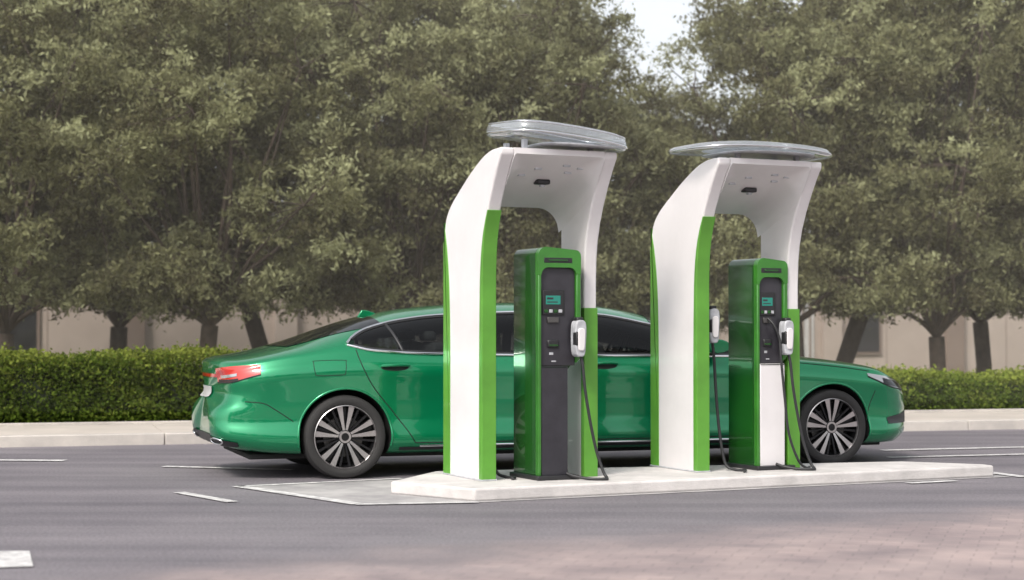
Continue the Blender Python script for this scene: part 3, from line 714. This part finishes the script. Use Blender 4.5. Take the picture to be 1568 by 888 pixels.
def tree_mesh(name, H, RX, z0, nclus, nleaf, seed):
    r = np.random.default_rng(seed)
    V = []; F = []
    def addl(pts, rads, seg=8):
        v, f = limb(pts, rads, seg); b = sum(len(x) for x in V); V.append(np.array(v)); F.append(np.array(f)+b)
    fork = np.array([r.normal()*0.08, r.normal()*0.08, 1.05+r.random()*0.3])
    addl([np.array([0, 0, -0.05]), np.array([0.01, 0, 0.1]), np.array([0.02, 0.02, 0.5]), fork], [0.25, 0.17, 0.14, 0.14], 12)
    nl = 18; lobes = []
    for i in range(nl):
        a = 2.4*i + r.random()*0.6; h = (i+0.5)/nl
        w = math.sin(math.pi*min(1, 0.26+h*0.68))**0.7
        rad = RX*w*(0.42+0.48*r.random())
        lobes.append((np.array([math.cos(a)*rad, math.sin(a)*rad, z0+0.45+(H-z0-0.8)*h]), 0.65+0.5*r.random()))
    for i, (lc, lr) in enumerate(lobes):
        mid = fork*0.5+lc*0.5+r.normal(size=3)*0.15; mid[2] = fork[2]*0.45+lc[2]*0.55
        pts = catmull([fork, fork*0.75+lc*0.25+r.normal(size=3)*0.1, mid, lc], 3)
        n = len(pts); addl(pts, list(np.linspace(0.06, 0.015, n)), 6)
    cl = []; ct = []
    for i in range(nclus):
        lc, lr = lobes[r.integers(nl)]
        d = r.normal(size=3); d /= np.linalg.norm(d)
        c = lc + d*lr*(0.45+0.65*r.random()**0.6)*np.array([1, 1, 0.8])
        if r.random() < 0.12:
            a = r.random()*6.283; rr = RX*(0.25+0.65*r.random()); c = np.array([math.cos(a)*rr, math.sin(a)*rr, z0+0.1+0.8*r.random()])
        c[2] = max(c[2], z0+0.25*r.random())
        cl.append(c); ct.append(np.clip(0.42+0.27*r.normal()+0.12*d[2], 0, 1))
        if i % 3 == 0: addl(catmull([lc, (lc+c)/2+r.normal(size=3)*0.08, c], 2), [0.014, 0.012, 0.009, 0.007, 0.005], 4)
    cl = np.array(cl); ct = np.array(ct)
    idx = r.integers(nclus, size=nleaf)
    ntw = 9
    tw = r.normal(size=(nclus, ntw, 3)); tw /= np.linalg.norm(tw, axis=2)[:, :, None]; tw[:, :, 2] = tw[:, :, 2]*0.6+0.12
    ti = r.integers(ntw, size=nleaf); t = r.random(nleaf)**0.8*0.46
    dirs = tw[idx, ti]
    pos = cl[idx]+dirs*t[:, None]+r.normal(size=(nleaf, 3))*0.05
    pos[:, 2] -= 0.5*t**2
    sz = 0.06+0.07*r.random(nleaf)
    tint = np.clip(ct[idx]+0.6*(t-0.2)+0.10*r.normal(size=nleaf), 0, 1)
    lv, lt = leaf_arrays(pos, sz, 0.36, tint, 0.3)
    wv = np.concatenate(V); wf = np.concatenate(F)
    v = np.concatenate([wv, lv]); q = np.concatenate([wf, np.arange(len(lv)).reshape(-1, 4)+len(wv)])
    mi = np.concatenate([np.zeros(len(wf)), np.ones(nleaf)])
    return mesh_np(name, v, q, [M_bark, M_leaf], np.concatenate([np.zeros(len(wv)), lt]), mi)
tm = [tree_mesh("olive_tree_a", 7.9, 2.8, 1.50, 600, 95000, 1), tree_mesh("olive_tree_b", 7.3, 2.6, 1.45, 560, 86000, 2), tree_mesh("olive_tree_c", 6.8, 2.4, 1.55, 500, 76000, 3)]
def tree(i, x, y, s=1.0, rot=0.0):
    ob = bpy.data.objects.new("olive_tree", tm[i]); col.objects.link(ob)
    ob.location = (x, y, 0.1); ob.scale = (s, s, s); ob.rotation_euler = (0, 0, rot)
trees = [(0, -7.9, 27.0, 1.0), (1, -4.75, 27.2, 0.95), (2, -4.3, 30.5, 1.1), (0, -1.8, 29.0, 0.95), (2, 0.5, 28.6, 0.98), (1, 1.9, 31.2, 0.74),
         (1, 4.75, 29.2, 0.98), (2, 5.9, 31.0, 1.1), (0, 7.2, 29.4, 0.95), (1, 8.5, 31.5, 1.0), (2, 9.4, 29.6, 1.05),
         (0, -10.8, 28.0, 1.05), (0, -7.0, 31.0, 1.1), (1, -2.6, 31.8, 1.12), (0, 11.2, 31.5, 1.1), (1, -9.8, 32.0, 1.15),
         (0, -13.6, 27.5, 1.0), (1, 14.0, 32.5, 1.05), (2, -0.3, 31.8, 1.15), (2, 3.2, 31.8, 0.78)]
for k, (i, x, y, s) in enumerate(trees): tree(i, x, y, s, k*1.9)
for k in range(8): tree(k % 3, -18+k*5.0, -12-2*(k % 2), 1.1, k*1.3)  # unseen tree row behind the camera, added to give the car dark reflections

def hedge(name, e0, e1, f0, f1, h, n, seed):
    r = np.random.default_rng(seed)
    L_, D_ = e1-e0, f1-f0
    A = [L_*h*2, L_*D_, D_*h*2]; pr = np.array(A)/sum(A)
    w = r.choice(3, size=n, p=pr); e = r.random(n)*L_; f = r.random(n)*D_; z = r.random(n)*h
    sd = r.random(n) < 0.8
    f = np.where(w == 0, np.where(sd, 0, D_), f); z = np.where(w == 1, h, z); e = np.where(w == 2, np.where(r.random(n) < .5, 0, L_), e)
    bumpn = 0.05*np.sin(e*3.1+seed)+0.04*np.sin(e*7.7+z*5)+0.03*np.sin(z*11+f*9)
    jit = r.normal(size=(n, 3))*0.045
    topb = 0.035*np.sin(e*2.3+seed)+0.03*np.sin(e*5.9+f*4)
    e += jit[:, 0]; f += jit[:, 1] + np.where(w == 0, bumpn*np.where(sd, -1, 1), 0); z += jit[:, 2]+np.where(w == 1, topb+0.02, 0)
    x = KO[0]+(e0+e)*math.cos(KA)-(f0+f)*math.sin(KA); y = KO[1]+(e0+e)*math.sin(KA)+(f0+f)*math.cos(KA)
    pos = np.stack([x, y, z+0.1], axis=1)
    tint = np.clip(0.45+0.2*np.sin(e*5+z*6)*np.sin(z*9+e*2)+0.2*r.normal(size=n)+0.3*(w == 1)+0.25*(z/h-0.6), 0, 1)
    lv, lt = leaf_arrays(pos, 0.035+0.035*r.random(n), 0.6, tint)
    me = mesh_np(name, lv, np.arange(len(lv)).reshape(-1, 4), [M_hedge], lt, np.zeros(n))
    E = empty(name, (0, 0, 0), 0)
    ob = bpy.data.objects.new("leaves", me); col.objects.link(ob); ob.parent = E
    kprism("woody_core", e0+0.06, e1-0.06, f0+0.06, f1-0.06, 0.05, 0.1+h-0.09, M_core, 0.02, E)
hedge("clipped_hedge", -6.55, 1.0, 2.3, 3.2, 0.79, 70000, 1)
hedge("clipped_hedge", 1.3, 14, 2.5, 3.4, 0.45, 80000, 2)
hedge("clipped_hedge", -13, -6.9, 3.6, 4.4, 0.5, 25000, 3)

# thin warm haze hanging under and between the trees
hz = bpy.data.materials.new("haze_air"); t, N, L = nt(hz); N.remove(N["Principled BSDF"])
vs = N.new("ShaderNodeVolumeScatter"); vs.inputs["Color"].default_value = (1.0, 0.93, 0.83, 1); vs.inputs["Density"].default_value = 0.0085
L.new(vs.outputs[0], N["Material Output"].inputs["Volume"])
prism("haze", [(-40, 20.0), (40, 20.0), (40, 60), (-40, 60)], 0.3, 14, lambda a, b, c: (a, b, c), hz, None, 0, 0)

# ------------------------------------------------------------------ light, sky, camera
w = bpy.data.worlds.new("World"); scene.world = w; w.use_nodes = True
N = w.node_tree.nodes; L = w.node_tree.links
sky = N.new("ShaderNodeTexSky"); sky.sky_type = 'NISHITA'; sky.sun_disc = False
SE, SA = 46, 208
sky.sun_elevation = R(SE); sky.sun_rotation = R(SA); sky.air_density = 1.0; sky.dust_density = 3.0; sky.ozone_density = 1.0
hs = N.new("ShaderNodeHueSaturation"); hs.inputs["Saturation"].default_value = 0.2; hs.inputs["Value"].default_value = 1.65
L.new(sky.outputs[0], hs.inputs["Color"]); L.new(hs.outputs[0], N["Background"].inputs["Color"])
N["Background"].inputs["Strength"].default_value = 0.15
sun = bpy.data.lights.new("sun", 'SUN'); sun.energy = 2.6; sun.angle = R(12); sun.color = (1, 0.92, 0.82)
so = bpy.data.objects.new("sun", sun); col.objects.link(so)
sd = Vector((math.sin(R(SA))*math.cos(R(SE)), math.cos(R(SA))*math.cos(R(SE)), math.sin(R(SE))))
so.rotation_euler = sd.to_track_quat('Z', 'Y').to_euler(); so.location = sd*40
cam = bpy.data.cameras.new("camera"); cam.lens = 61.3; cam.sensor_width = 36; cam.clip_end = 1500
cam.dof.use_dof = True; cam.dof.focus_distance = 15.0; cam.dof.aperture_fstop = 1.5
co = bpy.data.objects.new("camera", cam); col.objects.link(co); co.location = (0, 0, 1.31); co.rotation_euler = (R(91.2), 0, 0)
scene.camera = co
scene.view_settings.view_transform = 'Standard'; scene.view_settings.look = 'None'; scene.view_settings.exposure = 0
